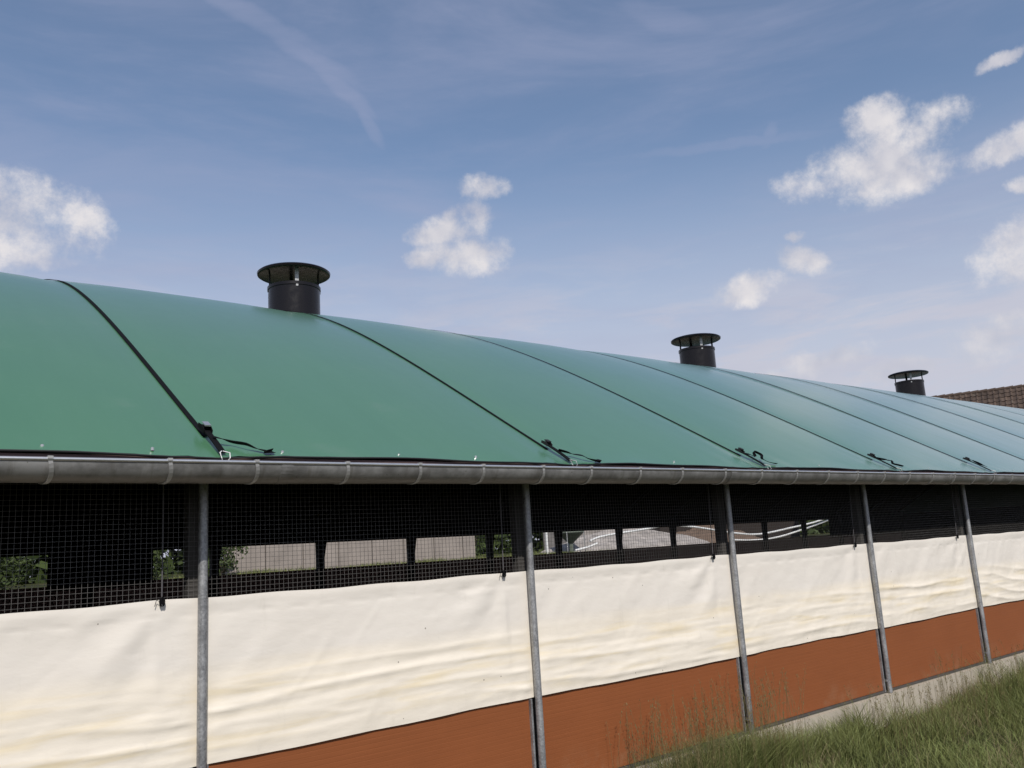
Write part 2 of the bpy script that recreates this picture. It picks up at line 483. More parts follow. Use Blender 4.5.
M = dict(
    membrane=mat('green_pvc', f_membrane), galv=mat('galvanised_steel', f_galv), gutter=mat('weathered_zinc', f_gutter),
    curtain=mat('cream_pvc', f_curtain), panel=mat('brown_cladding', f_panel), concrete=mat('concrete', f_concrete),
    vent=mat('black_plastic', f_vent), ground=mat('soil', f_ground), tiles=mat('clay_tiles', f_tiles),
    orange=simple('orange_clay', (0.42, 0.15, 0.075), 0.85, var=0.35, scale=6),
    web=simple('black_webbing', (0.006, 0.006, 0.007), 0.85, var=0.5, scale=60, bump=0.3, spec=0.12),
    inside=simple('brown_inner_board', (0.36, 0.22, 0.19), 0.9, var=0.3, scale=3),
    dark=simple('dark_timber', (0.030, 0.022, 0.018), 0.9, var=0.4, scale=5),
    black=simple('matte_black', (0.006, 0.006, 0.006), 0.95, var=0.3, scale=3, spec=0.1),
    steel_dark=simple('dark_steel', (0.012, 0.011, 0.012), 0.7, var=0.3, scale=6),
    hem=simple('black_hem', (0.008, 0.008, 0.009), 0.6, var=0.3, scale=20),
    fascia=simple('brown_fascia', (0.12, 0.075, 0.07), 0.7, var=0.4, scale=9),
    zinc=simple('bright_zinc', (0.62, 0.62, 0.62), 0.35, metal=0.8, var=0.15, scale=30),
    white=simple('white_pipe', (0.75, 0.75, 0.73), 0.45, var=0.1, scale=10),
    bracket=simple('bracket_steel', (0.40, 0.395, 0.385), 0.55, metal=0.5, var=0.3, scale=14),
    earth=simple('bare_earth', (0.13, 0.09, 0.065), 0.95, var=0.5, scale=4, bump=0.5),
    rail=simple('rail_steel', (0.10, 0.095, 0.09), 0.6, metal=0.4, var=0.4, scale=8),
    timber=simple('grey_timber', (0.055, 0.05, 0.045), 0.9, var=0.3, scale=9),
    wire=simple('mesh_wire', (0.14, 0.133, 0.127), 0.6, metal=0.0, var=0.25, scale=20),
    cord=simple('grey_cord', (0.10, 0.095, 0.10), 0.8, var=0.3, scale=50),
    straw=simple('straw_floor', (0.20, 0.155, 0.09), 1.0, var=0.5, scale=3),
    wall=simple("pale_wall", (0.30, 0.26, 0.23), 0.95, var=0.40, scale=1.6, bump=0.4),
    silo=simple('silo_plastic', (0.13, 0.15, 0.12), 0.6, var=0.2, scale=4),
    rubble=simple('pale_stone', (0.31, 0.28, 0.255), 0.95, var=0.75, scale=2.2, bump=0.6),
    render_wall=simple('house_render', (0.40, 0.36, 0.31), 0.95, var=0.2, scale=1.5),
    blade=mat('grass_blade', f_leafy((0.034, 0.054, 0.013, 1), (0.26, 0.28, 0.095, 1), 1.3)),
    bright=mat('bright_blade', f_leafy((0.09, 0.12, 0.03, 1), (0.25, 0.29, 0.10, 1), 2.0)),
    stalk=mat('grass_stalk', f_leafy((0.09, 0.085, 0.035, 1), (0.26, 0.21, 0.10, 1), 3.0)),
    dry=mat('dry_grass', f_leafy((0.13, 0.095, 0.05, 1), (0.36, 0.29, 0.17, 1), 3.0)),
    leaf=mat('bush_leaf', f_leafy((0.020, 0.036, 0.010, 1), (0.075, 0.10, 0.028, 1), 1.5)),
    bark=simple('bark', (0.09, 0.07, 0.05), 0.9, var=0.3, scale=14),
)

# ------------------------------------------------------------------ ground and raised yard behind the barn
X0, X1 = -7.8, 36.0                          # barn ends
S, PX0 = 2.4085, 1.8047                      # post spacing, first visible post
W = 13.30                                    # barn depth
gx = np.concatenate([np.linspace(-900, -40, 12), np.linspace(-36, 90, 64), np.linspace(100, 1000, 12)])
gy = np.concatenate([np.linspace(-900, -30, 12), np.linspace(-26, 60, 87), np.linspace(70, 1200, 12)])
GX, GY = np.meshgrid(gx, gy, indexing='ij')


def ss(a, b, v):
    t = np.clip((v - a) / (b - a), 0, 1)
    return t * t * (3 - 2 * t)


def gz(x, y):
    near = 0.03 * np.sin(x * 1.3 + y) + 0.02 * np.sin(x * 3.1 - y * 2.2)
    near = near * ((y < 0) | (y > 14))
    bank = 1.70 * ss(14.2, 19.0, y) + 0.06 * ss(20, 60, y)
    return near + bank


P = np.stack([GX, GY, gz(GX, GY)], -1)
g = gridmesh('ground', P, M['ground']); tag(g, kind='structure')

# ------------------------------------------------------------------ the barn
barn = empty('barn', (0, 0, 0))
tag(barn, 'long livestock barn with curved green tarpaulin roof, cream side curtain and brown lower cladding', 'barn')

# roof profile measured from the photo: h = distance in from the eave, heights above the eye
HM = 6.937


def roofz(h):
    h = HM - abs(HM - h)
    return EYE + 0.6117 + 0.5675 * h + 0.0084 * h * h - 0.0047 * h ** 3


YE = -0.25
YR = YE + HM                                  # ridge
straps_x = [1.83, 4.48, 6.94, 9.39, 11.82, 14.14, 16.85, 19.55, 22.1, 24.6, 27.1, 29.6, -0.7, -3.1, -5.5]
SKEW = {1.83: .07, 4.48: .12, 6.94: -.16, 9.39: .02, 11.82: .22, 14.14: .3, 16.85: .15, 19.55: .2}
sxa = np.array(sorted(straps_x))


def press(x):                                 # the straps press the sheet down a little
    d = np.abs(x[..., None] - sxa).min(-1)
    return -0.012 * np.exp(-(d / 0.10) ** 2) - 0.016 * np.exp(-(d / 0.5) ** 2)


xs = np.arange(X0, X1 + 0.01, 0.0925)
hs = np.concatenate([np.linspace(0, 1.0, 14), np.linspace(1.12, 2 * HM - 1.12, 90), np.linspace(2 * HM - 1, 2 * HM, 14)])
XX, HH = np.meshgrid(xs, hs, indexing='ij')
ZZ = np.vectorize(roofz)(HH) + press(XX) * np.clip(HH / 0.5 + 0.5, 0, 1)
# slack hem: the free edge waves between its fixings
hemw = 0.005 * np.sin(XX * 2.61 + 0.6) + 0.003 * np.sin(XX * 6.3 + 1)
ZZ += hemw * np.exp(-(HH / 0.12) ** 2)
# tension creases running up from each ratchet
for sxx in straps_x:
    dx = XX - sxx
    ZZ += 0.007 * np.exp(-(HH / 0.45) ** 2) * np.exp(-(np.abs(dx) / 0.35)) * np.sin(dx * 22)
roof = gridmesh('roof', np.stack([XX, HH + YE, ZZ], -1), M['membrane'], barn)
# black sheet added under the membrane to keep the barn interior dark
hl = np.linspace(0.02, 2 * HM - 0.02, 40); xl = np.array([X0 + .02, X1 - .02])
A, B = np.meshgrid(xl, hl, indexing='ij')
gridmesh('added_dark_sheet', np.stack([A, B + YE, np.vectorize(roofz)(B) - 0.07], -1), M['black'], barn)
# dark hem cord and fascia board
m = MB()
hx = np.arange(X0, X1, 0.12)
hemz = lambda x: EYE + 0.6117 + 0.005 * math.sin(x * 2.61 + 0.6) + 0.003 * math.sin(x * 6.3 + 1) - 0.006 + float(press(np.array([x]))[0]) * .5
m.tube([(x, YE - 0.004, hemz(x)) for x in hx], 0.006, 6)
m.build('hem_cord', M['hem'], roof, True)
MB().box(X0, X1, YE + 0.012, YE + 0.035, EYE + 0.46, EYE + 0.597).build('fascia', M['fascia'], barn)
MB().box(X0, X1, 2 * HM + YE - 0.035, 2 * HM + YE - 0.012, EYE + 0.40, EYE + 0.597).build('fascia', M['dark'], barn)
# little fixing bolts along the eave of the sheet
for x in [0.93, 1.46, 2.2, 3.0, 3.62, 5.7, 7.9, 10.2, 12.6]:
    m = MB(); h = 0.05
    m.lathe(x, YE + h, [(0.0, roofz(h) + 0.008), (0.004, roofz(h) + 0.008), (0.004, roofz(h) + 0.004), (0.009, roofz(h) + 0.006), (0.009, roofz(h) - 0.01)], 10)
    m.build('bolt', M['zinc'], roof)

# gutter: half-round with a rolled front bead
GYc, GZc, GR = -0.385, EYE + 0.5405, 0.103
pr = []
for k in range(19):
    a = math.pi + math.pi * k / 18
    pr.append((GYc + GR * math.cos(a), GZc + GR * math.sin(a)))
inner = [(GYc + (GR - .004) * math.cos(math.pi + math.pi * k / 18), GZc + (GR - .004) * math.sin(math.pi + math.pi * k / 18)) for k in range(18, -1, -1)]
pr = pr + inner
m = MB(); n = len(pr)
xe = [X0 - .05]
while xe[-1] < X1: xe.append(xe[-1] + 2.0)
vs = []; fs = []
for i, x in enumerate(xe):
    dz = 0.0025 * math.sin(i * 2.1)
    vs += [(x, y, z + dz) for y, z in pr]
for i in range(len(xe) - 1):
    for k in range(n):
        fs.append((i * n + k, i * n + (k + 1) % n, (i + 1) * n + (k + 1) % n, (i + 1) * n + k))
fs.append(tuple(range(n))); fs.append(tuple(range((len(xe) - 1) * n, len(xe) * n)))
m.add(vs, fs)
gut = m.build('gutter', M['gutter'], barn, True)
m = MB()
m.tube([(x, GYc - GR, GZc + 0.001) for x in xe], 0.0095, 10)
m.build('gutter_bead', M['zinc'], gut, True)
bx = [0.91, 1.46, 1.92, 2.47, 2.97, 3.46, 3.98, 4.44, 4.96, 5.45, 6.0, 6.51]
x = 7.05
while x < 24: bx.append(x); x += 0.525
bx += [0.38, -0.15, -0.7, -1.2]
for x in bx:
    m = MB()
    pts = [(x + 0.012 * math.sin(k * .4), GYc + (GR + .003) * math.cos(math.pi + math.pi * k / 16), GZc + (GR + .003) * math.sin(math.pi + math.pi * k / 16)) for k in range(17)]
    m.ribbon(pts, 0.020, 0.004)
    m.box(x - .012, x + .012, GYc - GR - .012, GYc - GR + .012, GZc + .002, GZc + .015)
    m.build('gutter_bracket', M['bracket'], gut)
# joints between gutter lengths
for x in (-1.9, 2.10, 6.12, 10.1, 14.2, 18.2):
    m = MB(); m.ribbon([(x, GYc + (GR + .002) * math.cos(math.pi + math.pi * k / 16), GZc + (GR + .002) * math.sin(math.pi + math.pi * k / 16)) for k in range(17)], 0.07, 0.003)
    m.build('gutter_joint', M['gutter'], gut)

# posts
post_x = [PX0 + S * k for k in range(-3, 14)]
for i, x in enumerate(post_x):
    p = MB().tube([(x, -0.012, 0.297), (x, -0.012, EYE + 0.60)], 0.0265, 20).build('post', M['galv'], barn, True)
    m = MB()
    m.box(x - 0.06, x + 0.04, 0.060, 0.12, 0.3, EYE + 0.58)
    m.build('inner_post', M['timber'], barn)
    # channel holding the cladding
    m = MB(); z1 = EYE - 1.055
    m.box(x - 0.056, x - 0.040, 0.010, 0.058, 0.305, z1)
    m.box(x + 0.032, x + 0.046, 0.010, 0.058, 0.305, z1)
    m.build('cladding_channel', M['galv'], barn)
    if 2 <= i <= 9:
        m = MB(); m.ribbon([(x + 0.033 * math.cos(a), 0.033 * math.sin(a), 0.42) for a in np.linspace(0, 2 * math.pi, 17)], 0.02, 0.003, (0, 0, 1)); m.build('pipe_clip', M['galv'], p)

# lower cladding: one ribbed panel to each bay
for i in range(len(post_x) - 1):
    a, b = post_x[i] + 0.047, post_x[i + 1] - 0.057
    nz = 0.632; rows = 21
    vs = []; fs = []
    zz = []
    for r in range(rows):
        z0 = 0.322 + r * nz / rows; pz = nz / rows
        zz += [(0.032, z0), (0.03235, z0 + 0.003), (0.03235, z0 + 0.005), (0.032, z0 + 0.008)]
    zz += [(0.032, 0.322 + nz)]
    bow = 0.0
    for x in (a, b):
        vs += [(x, y, z) for y, z in zz]
    m_ = len(zz)
    for k in range(m_ - 1): fs.append((k, k + 1, m_ + k + 1, m_ + k))
    mm = MB().add(vs, fs)
    mm.box(a, b, 0.036, 0.050, 0.322, 0.322 + nz)
    mm.build('cladding_panel', M['panel'], barn)
MB().box(X0, X1, 0.012, 0.044, 0.300, 0.3185).build('bottom_rail', M['rail'], barn)

# plinth of cast lengths
px = X0
while px < X1:
    L = 2.4
    zt = 0.296
    MB().box(px + 0.004, min(px + L - 0.004, X1), -0.045, 0.16, -0.2, zt + random.uniform(-.004, 0)).build('plinth_block', M['concrete'], barn)
    px += L

# curtain: one long sheet with real folds
ZT, ZB = EYE - 0.163, EYE - 1.052
cx = np.arange(X0, 20.5, 0.02)
tz = np.linspace(0, 1, 70)
CX, T = np.meshgrid(cx, tz, indexing='ij')
bay = (CX - PX0) / S; fb = bay - np.floor(bay)                    # 0..1 across a bay
bi = np.floor(bay)


def vnoise(x, y, seed):
    r_ = np.random.default_rng(seed); tab = r_.random((64, 64))
    xi = np.floor(x).astype(int); yi = np.floor(y).astype(int); fx = x - xi; fy = y - yi
    fx = fx * fx * (3 - 2 * fx); fy = fy * fy * (3 - 2 * fy)
    g_ = lambda i, j: tab[i % 64, j % 64]
    return (g_(xi, yi) * (1 - fx) * (1 - fy) + g_(xi + 1, yi) * fx * (1 - fy) + g_(xi, yi + 1) * (1 - fx) * fy + g_(xi + 1, yi + 1) * fx * fy) - 0.5


def fbm(x, y, seed, o=4):
    s_ = 0; a = 1.0
    for k in range(o):
        s_ = s_ + a * vnoise(x * 2 ** k, y * 2 ** k, seed + k); a *= 0.5
    return s_


sag = 0.008 * np.sin(np.pi * ((fb + 0.09) % 1.0))                # top edge droops between the cords
zt_ = ZT - sag + 0.003 * np.sin(CX * 9)
zb_ = ZB + 0.005 * np.sin(CX * 1.7 + 1) + 0.002 * np.sin(CX * 7.3)
Z = zt_ * (1 - T) + zb_ * T
low_ = ss(0.40, 0.62, T) * (1 - ss(0.93, 1.0, T))
D_ = np.zeros_like(Z)
# long slack folds lying along the lower half
ph = T * 7.0 + 1.7 * fbm(CX * 0.30, T * 1.5, 3) - 0.35 * fb
ridge = np.abs(np.sin(ph * math.pi)) ** 0.6
D_ -= low_ * 0.0095 * (1 - ridge) * (0.15 + 2.2 * np.clip(fbm(CX * 0.7, T * 3.5, 11) + .25, 0, 1))
D_ += low_ * 0.006 * fbm(CX * 1.2, T * 16, 21)
# diagonal pulls from each cord (right end of a bay) down to the left
ux = (0.905 - fb) * S; uz = T * 0.89
ang = np.arctan2(uz, np.maximum(ux, 1e-3)); rad = np.hypot(ux, uz)
diag = np.where(ux > -0.02, np.exp(-(rad / 0.55) ** 2) * np.sin(ang * 7 + 2.2 * fbm(CX, T * 3, 31) + bi * 1.7), 0)
amp = 0.006 + 0.007 * np.random.default_rng(5).random(64)[(bi.astype(int)) % 64]
D_ += amp * diag * ss(0.03, 0.40, rad)
# steep soft ones beside the posts
ux2 = fb * S
D_ += 0.003 * np.exp(-(ux2 / 0.30) ** 2) * np.sin((ux2 * 1.2 + uz * 0.8) * 16 + bi)
st = np.clip(fbm((CX * 0.9 - Z * 1.0) * 2.4, (Z * 0.9 + CX * 0.8) * 0.8, 41), -1, 1)
D_ += 0.009 * st
D_ += 0.003 * fbm(CX * 4, T * 5, 51)
cr1 = 1 - np.abs(2 * fbm((CX - Z * 0.9) * 3.0 + 7, (Z + CX * 0.7) * 1.1, 61, 2)); cr2 = 1 - np.abs(2 * fbm(CX * 0.9, T * 11, 71, 2))
D_ -= 0.0035 * np.clip(cr1 - 0.80, 0, 1) * 5 * np.clip(fbm(CX * 0.8, T * 2, 81) + 0.45, 0, 1)
D_ -= 0.0025 * np.clip(cr2 - 0.82, 0, 1) * 5 * low_
# cable pocket along the top, rolled bar along the bottom
top = np.exp(-((T - 0.03) / 0.035) ** 2)
D_ = D_ * ss(0.0, 0.12, T) - 0.004 * top
pocket = np.exp(-((T - 0.105) / 0.012) ** 2); D_ += 0.0018 * pocket + 0.0015 * pocket * np.sin(CX * 30 + 3 * fbm(CX, T, 7))
D_ = np.maximum(D_, -0.032) * (1 - 0.75 * np.exp(-((fb - 1 * (fb > .5)) * S / 0.06) ** 2))     # held behind the posts
hold = 1 - 0.5 * np.exp(-((fb - 1 * (fb > .5)) * S / 0.07) ** 2)
Yc = 0.034 + D_ - 0.020 * hold * (ss(0.40, 0.95, T))
Yc = np.minimum(Yc, 0.042)
Yc[:, -1] = np.minimum(Yc[:, -1], 0.022)
cur = gridmesh('side_curtain', np.stack([CX, Yc + 0.0, Z], -1), M['curtain'], barn)

# wire mesh bay by bay
for i in range(len(post_x) - 1):
    a, b = post_x[i], post_x[i + 1]
    if a > 22: break
    if b < -1: continue
    m = MB(); t_ = 0.00072; ym = 0.050
    z0, z1 = EYE - 0.24, EYE + 0.56
    x = a + 0.015
    while x < b:
        j = random.uniform(-.001, .001)
        m.box(x - t_ + j, x + t_ + j, ym, ym + 2 * t_, z0, z1); x += 0.0292
    z = z0 + 0.01
    while z < z1:
        m.box(a, b, ym - 2 * t_, ym - 0.0001, z - t_, z + t_); z += 0.0270
    m.build('wire_mesh', M['wire'], barn)

# lifting cords with clips
for k in range(-1, 7):
    x = PX0 + S * k - 0.215 - 0.02 * k
    m = MB(); m.tube([(x - 0.012, -0.02, EYE + 0.56), (x - 0.004, 0.0, EYE + 0.2), (x, 0.014, ZT + 0.02)], 0.0042, 6)
    c = m.build('lifting_cord', M['cord'], cur, True)
    m = MB(); pts = [(x + 0.012 * math.cos(a), 0.006, ZT - 0.008 + 0.024 * math.sin(a)) for a in np.linspace(0, 2 * math.pi, 13)]
    m.tube(pts, 0.005, 6, False); m.box(x - .010, x + .012, -0.002, 0.014, ZT - .022, ZT + 0.006)
    m.tube([(x - 0.005, 0.004, ZT - 0.01), (x - 0.03, 0.008, ZT + 0.004), (x - 0.038, 0.010, ZT - 0.03)], 0.0022, 5)
    m.build('cord_clip', M['web'], c, True)

# far side: dark cladding, haunched legs, beam, closed shutters
YF = W
MB().box(X0, X1, YF, YF + 0.05, -0.1, EYE - 0.185).build('rear_wall', M['inside'], barn)
MB().box(X0, X1, YF - .12, YF + 0.06, EYE + 0.405, EYE + 0.58).build('eave_beam', M['black'], barn)
far_x = [6.83 + 2.408 * k for k in range(-6, 13)]
for x in far_x:
    m = MB()
    vs = [(x - .085, YF - .12, 0), (x + .085, YF - .12, 0), (x + .085, YF - .12, EYE + .05), (x + .17, YF - .12, EYE + .56), (x - .10, YF - .12, EYE + .56), (x - .085, YF - .12, EYE + .05)]
    vs += [(a, YF - .02, c) for a, b, c in vs]
    m.add(vs, [(0, 1, 2, 3, 4, 5), (11, 10, 9, 8, 7, 6)] + [(k, (k + 1) % 6, 6 + (k + 1) % 6, 6 + k) for k in range(6)])
    m.build('frame_leg', M['steel_dark'], barn)
    pts = [(x, YE + h, roofz(h) - 0.17) for h in np.linspace(0.25, 2 * HM - 0.25, 26)]
    MB().tube(pts, 0.05, 6).build('roof_arch', M['steel_dark'], barn)
for a, b in ((X0, 2.0), (3.72, 5.62), (30.3, X1)):
    MB().box(a, b, YF - 0.01, YF - 0.002, EYE - 0.28, EYE + 0.42).build('rear_shutter', M['black'], barn)
MB().box(X0, X0 + .05, 0.2, YF - .02, 0, EYE + .5).build('end_wall', M['dark'], barn)
MB().box(X1 - .05, X1, 0.2, YF - .02, 0, EYE + .5).build('end_wall', M['dark'], barn)
for xx in (X0 + 0.02, X1 - 0.06):
    hh_ = np.linspace(0.05, 2 * HM - 0.05, 40)
    vs = [(xx, YE + h, EYE + .5) for h in hh_] + [(xx, YE + h, roofz(h) - 0.02) for h in hh_]
    fs = [(k, k + 1, 41 + k, 40 + k) for k in range(39)]
    MB().add(vs, fs).build('gable', M['membrane'], barn)
MB().box(X0 + .1, X1 - .1, 0.17, YF - .02, -0.1, 0.08).build('barn_floor', M['straw'], barn)


# ------------------------------------------------------------------ ventilation chimneys on the ridge (parts of the barn)
def chimney(x, az, proto=None):
    cy = 0.0
    e = MB(); zr = roofz(HM)
    z_t = EYE + 4.03 - zr
    b0 = -0.30
    Rr = 0.378
    body = MB().lathe(0, 0, [(Rr, b0), (Rr, z_t - .05), (Rr + .012, z_t - .045), (Rr + .012, z_t), (Rr - .012, z_t), (Rr - .012, b0)], 64)
    o = body.build('ventilation_chimney', M['vent'], barn, True)
    o.location = (x, YR, zr); o.rotation_euler = (0, 0, R(az))
    zc = z_t + 0.235
    cap = MB().lathe(0, 0, [(0.0, zc + .050), (0.20, zc + .047), (0.36, zc + .036), (0.46, zc + .020), (0.515, zc + .004), (0.538, zc - .014), (0.532, zc - .040), (0.515, zc - .050), (0.50, zc - .044), (0.42, zc - .034), (0.2, zc - .026), (0.0, zc - .024)], 64)
    cap.build('chimney_cap', M['vent'], o, True)
    for k in range(4):
        a = k * math.pi / 2
        s_ = MB().box(Rr - .034, Rr - 0.013, -0.026, 0.026, z_t - .12, zc - .03)
        ca, sa = math.cos(a), math.sin(a)
        s_.v = [(vx * ca - vy * sa, vx * sa + vy * ca, vz) for vx, vy, vz in s_.v]
        s_.build('cap_strut', M['galv'] if k == 0 else M['steel_dark'], o)
    for k in range(4):
        a = k * math.pi / 2; ca, sa = math.cos(a), math.sin(a)
        s_ = MB().box(Rr + .001, Rr + 0.010, -0.016, 0.016, z_t - .075, z_t - .045)
        s_.v = [(vx * ca - vy * sa, vx * sa + vy * ca, vz) for vx, vy, vz in s_.v]
        s_.build('clip', M['galv'], o)
    # sealing collar on the sheet
    MB().lathe(0, 0, [(Rr + .004, 0.03), (Rr + .05, -.015), (Rr + .10, -.03)], 48).build('collar', M['membrane'], o, True)
    return o


for x, a in ((5.57, 251), (14.98, 236), (24.45, 215), (-3.9, 240)):
    chimney(x, a)

# ------------------------------------------------------------------ lashing straps over the roof
LAB = {1.83: 'thick black lashing strap left of the nearest chimney, with silver ratchet buckle',
       4.48: 'black lashing strap coming down from beside the nearest chimney, its tail trailing at the gutter',
       6.94: 'third black lashing strap from the left, with a looped loose tail at the gutter',
       9.39: 'fourth black lashing strap from the left, just left of the middle chimney',
       11.82: 'fifth black lashing strap from the left, last one whose ratchet shows above the gutter',
       14.14: 'sixth roof strap from the left, reaching the right edge just above the gutter',
       16.85: 'seventh roof strap from the left, crossing below the farthest chimney',
       19.55: 'eighth roof strap from the left, starting just right of the farthest chimney base',
       22.1: 'ninth roof strap from the left, below the tiled roof',
       24.6: 'tenth and faintest roof strap, highest at the right edge below the tiled roof'}
for sx_ in sorted(straps_x):
    if sx_ > 25 or sx_ < 1: continue
    st_ = empty('lashing_strap', (sx_, YE, EYE + 0.6))
    tag(st_, LAB[sx_], 'strap', 'lashing straps over the barn roof')
    L0 = (sx_, YE, EYE + 0.6)
    hr = 0.28 + 0.03 * math.sin(sx_ * 5)
    pts = [(sx_ + SKEW.get(sx_, 0) * (min(h, 4.5) / 4) ** 2, YE + h, roofz(h) + float(press(np.array([sx_ + SKEW.get(sx_, 0) * (min(h, 4.5) / 4) ** 2]))[0]) + 0.007) for h in np.linspace(hr, 2 * HM - 0.02, 90)]
    MB().ribbon(pts, 0.034 if sx_ < 2 else 0.028, 0.003).build('webbing', M['web'], st_, False, None).matrix_parent_inverse = Matrix.Translation((-L0[0], -L0[1], -L0[2]))
    zz = roofz(hr) + 0.012

    def par(o):
        o.matrix_parent_inverse = Matrix.Translation((-L0[0], -L0[1], -L0[2])); return o
    yb = YE + hr
    # end strap from ratchet to hook
    end = (sx_, YE + 0.012, roofz(0.012) + 0.004)
    p0 = Vector((sx_, yb - 0.01, zz)); p1 = Vector(end)
    lp = [p0.lerp(p1, t) + Vector((0, 0, 0.004 * math.sin(t * math.pi))) for t in np.linspace(0, 1, 10)]
    par(MB().ribbon(lp, 0.036, 0.007).build('end_webbing', M['web'], st_))
    # ratchet: two side plates, spool, handle
    m = MB()
    d = (Vector((0, -1, -0.57))).normalized(); nrm = Vector((0, -0.5, 0.87)).normalized()
    c0 = Vector((sx_, yb, zz + 0.010)); kz = 1.0 if sx_ < 2 else 0.72
    d_, n_ = d * kz, nrm * kz
    for sgn in (-1, 1):
        o_ = Vector((0.022 * sgn, 0, 0))
        q_ = [c0 - d_ * 0.055 - n_ * 0.010, c0 + d_ * 0.055 - n_ * 0.010, c0 + d_ * 0.055 + n_ * 0.012, c0 + d_ * 0.01 + n_ * 0.026, c0 - d_ * 0.055 + n_ * 0.016]
        vs = [v + o_ for v in q_] + [v + o_ + Vector((0.004 * sgn, 0, 0)) for v in q_]
        m.add(vs, [(0, 1, 2, 3, 4), (9, 8, 7, 6, 5)] + [(k, (k + 1) % 5, 5 + (k + 1) % 5, 5 + k) for k in range(5)])
    m.tube([c0 - Vector((0.025, 0, 0)) + n_ * 0.010, c0 + Vector((0.025, 0, 0)) + n_ * 0.010], 0.016 * kz, 12)
    rat = par(m.build('ratchet', M['steel_dark'] if abs(sx_ - 1.83) > .1 else M['web'], st_))
    m = MB()
    hpos = c0 + d_ * 0.005 + n_ * 0.028
    m.add([hpos + Vector((a * 0.018, 0, 0)) + d_ * b * 0.030 + nrm * c for a in (-1, 1) for b in (-1, 1) for c in (0, 0.008)],
          [(0, 1, 3, 2), (4, 6, 7, 5), (0, 4, 5, 1), (2, 3, 7, 6), (0, 2, 6, 4), (1, 5, 7, 3)])
    hd = m.build('ratchet_handle', M['zinc'] if sx_ < 2 else M['steel_dark'], rat)
    # hook over the gutter bead
    m = MB()
    for s2 in (-1, 1):
        m.tube([(end[0] + s2 * 0.004, end[1] + .01, end[2] + .010), (end[0] + s2 * 0.028, end[1] - .03, end[2] - 0.004), (end[0] + s2 * 0.024, end[1] - 0.045, end[2] - 0.035), (end[0] + s2 * 0.012, end[1] - .030, end[2] - .055)], 0.0032, 6)
    par(m.build('hook', M['white'] if sx_ < 2 else M['galv'], st_, True))
    # loose tail of webbing lying on the sheet
    if sx_ < 5:
        tp = [(0.0, .02, .03), (.05, .0, .03), (.10, -.005, .02), (.16, -.035, .03), (.21, -.045, .015), (.26, -.06, .012), (.30, -.07, .010), (.24, -.075, .014), (.31, -.06, .02)]
        tp = [(sx_ + a, YE + hr - .16 + b * 1.6, roofz(max(hr - .16 + b * 1.6, 0)) + c) for a, b, c in tp]
    elif sx_ < 8:
        tp = [(0.0, -.02, .015), (.02, -.09, .03), (.05, -.13, .03), (.10, -.08, .045), (.14, -.07, .05), (.15, -.13, .045), (.10, -.17, .03), (.14, -.21, .015), (.24, -.24, .012)]
        tp = [(sx_ + a, YE + hr + b, roofz(max(hr + b, 0)) + c) for a, b, c in tp]
    elif sx_ < 11:
        tp = [(0.0, -.02, .015), (.03, -.09, .03), (.07, -.12, .035), (.11, -.10, .025), (.14, -.15, .035), (.11, -.18, .02), (.18, -.20, .015), (.25, -.23, .012)]
        tp = [(sx_ + a, YE + hr + b, roofz(max(hr + b, 0)) + c) for a, b, c in tp]
    else:
        tp = [(0.0, .02, .02), (.02, -.04, .035), (.05, -.10, .03), (.08, -.15, .02), (.13, -.19, .012)]
        tp = [(sx_ + a, YE + hr + b, roofz(max(hr + b, 0)) + c) for a, b, c in tp]
    # smooth the path
    cat = []
    V = [Vector(p) for p in tp]
    for i in range(len(V) - 1):
        a_, b_, c_, d_ = V[max(i - 1, 0)], V[i], V[i + 1], V[min(i + 2, len(V) - 1)]
        for t in np.linspace(0, 1, 6)[:-1]:
            cat.append(0.5 * ((2 * b_) + (c_ - a_) * t + (2 * a_ - 5 * b_ + 4 * c_ - d_) * t * t + (-a_ + 3 * b_ - 3 * c_ + d_) * t ** 3))
    tw = lambda u: Vector((0.25, 1.0, 0.5 * math.sin(u * 9 + sx_)))
    par(MB().ribbon(cat, 0.026, 0.004, tw).build('loose_tail', M['web'], st_))

# ------------------------------------------------------------------ tiled house behind the far end
house = empty('tiled_house', (45.6, 20.7, 0), R(19))
tag(house, 'brown clay tiled house roof rising beyond the far end of the barn', 'house')
HZ = EYE + 6.66; hy0, hy1 = 3.0, 20.7; sl = R(42)
hl = 8.0
m = MB()
tw_, tg = 0.26, 0.36
nrow = int(hl / tg); ncol = int((hy1 - hy0) / tw_)
prof_t = [(0.0, 0.0), (0.10, 0.030), (0.24, 0.046), (0.38, 0.030), (0.50, 0.004), (0.75, -0.004), (1.0, 0.0)]
dsl = Vector((-math.cos(sl), 0, -math.sin(sl))); nsl = Vector((-math.sin(sl), 0, math.cos(sl)))
rr = random.Random(3)
for i in range(nrow):
    for j in range(ncol):
        y0 = hy1 - (j + 1) * tw_
        if i == 0 and j < 4: continue
        jz = rr.uniform(-.008, .008); jl = rr.uniform(-.01, .01)
        base = Vector((45.6, 0, HZ)) + dsl * (i * tg)
        vs = []
        for s_, lift in ((0, 0.0), (1, 0.036)):
            for (pu, pv) in prof_t:
                vs.append(base + dsl * (s_ * (tg + 0.04) + jl) + nsl * (pv + lift + jz) + Vector((0, y0 + pu * tw_ * 1.02, 0)))
        for (pu, pv) in prof_t:
            vs.append(base + dsl * (tg + 0.04 + jl) + nsl * (pv + jz) + Vector((0, y0 + pu * tw_ * 1.02, 0)))
        k = len(prof_t)
        fs = [(a, a + 1, k + a + 1, k + a) for a in range(k - 1)] + [(k + a, k + a + 1, 2 * k + a + 1, 2 * k + a) for a in range(k - 1)]
        m.add(vs, fs)
hr_ = m.build('tiled_roof', M['tiles'], None)
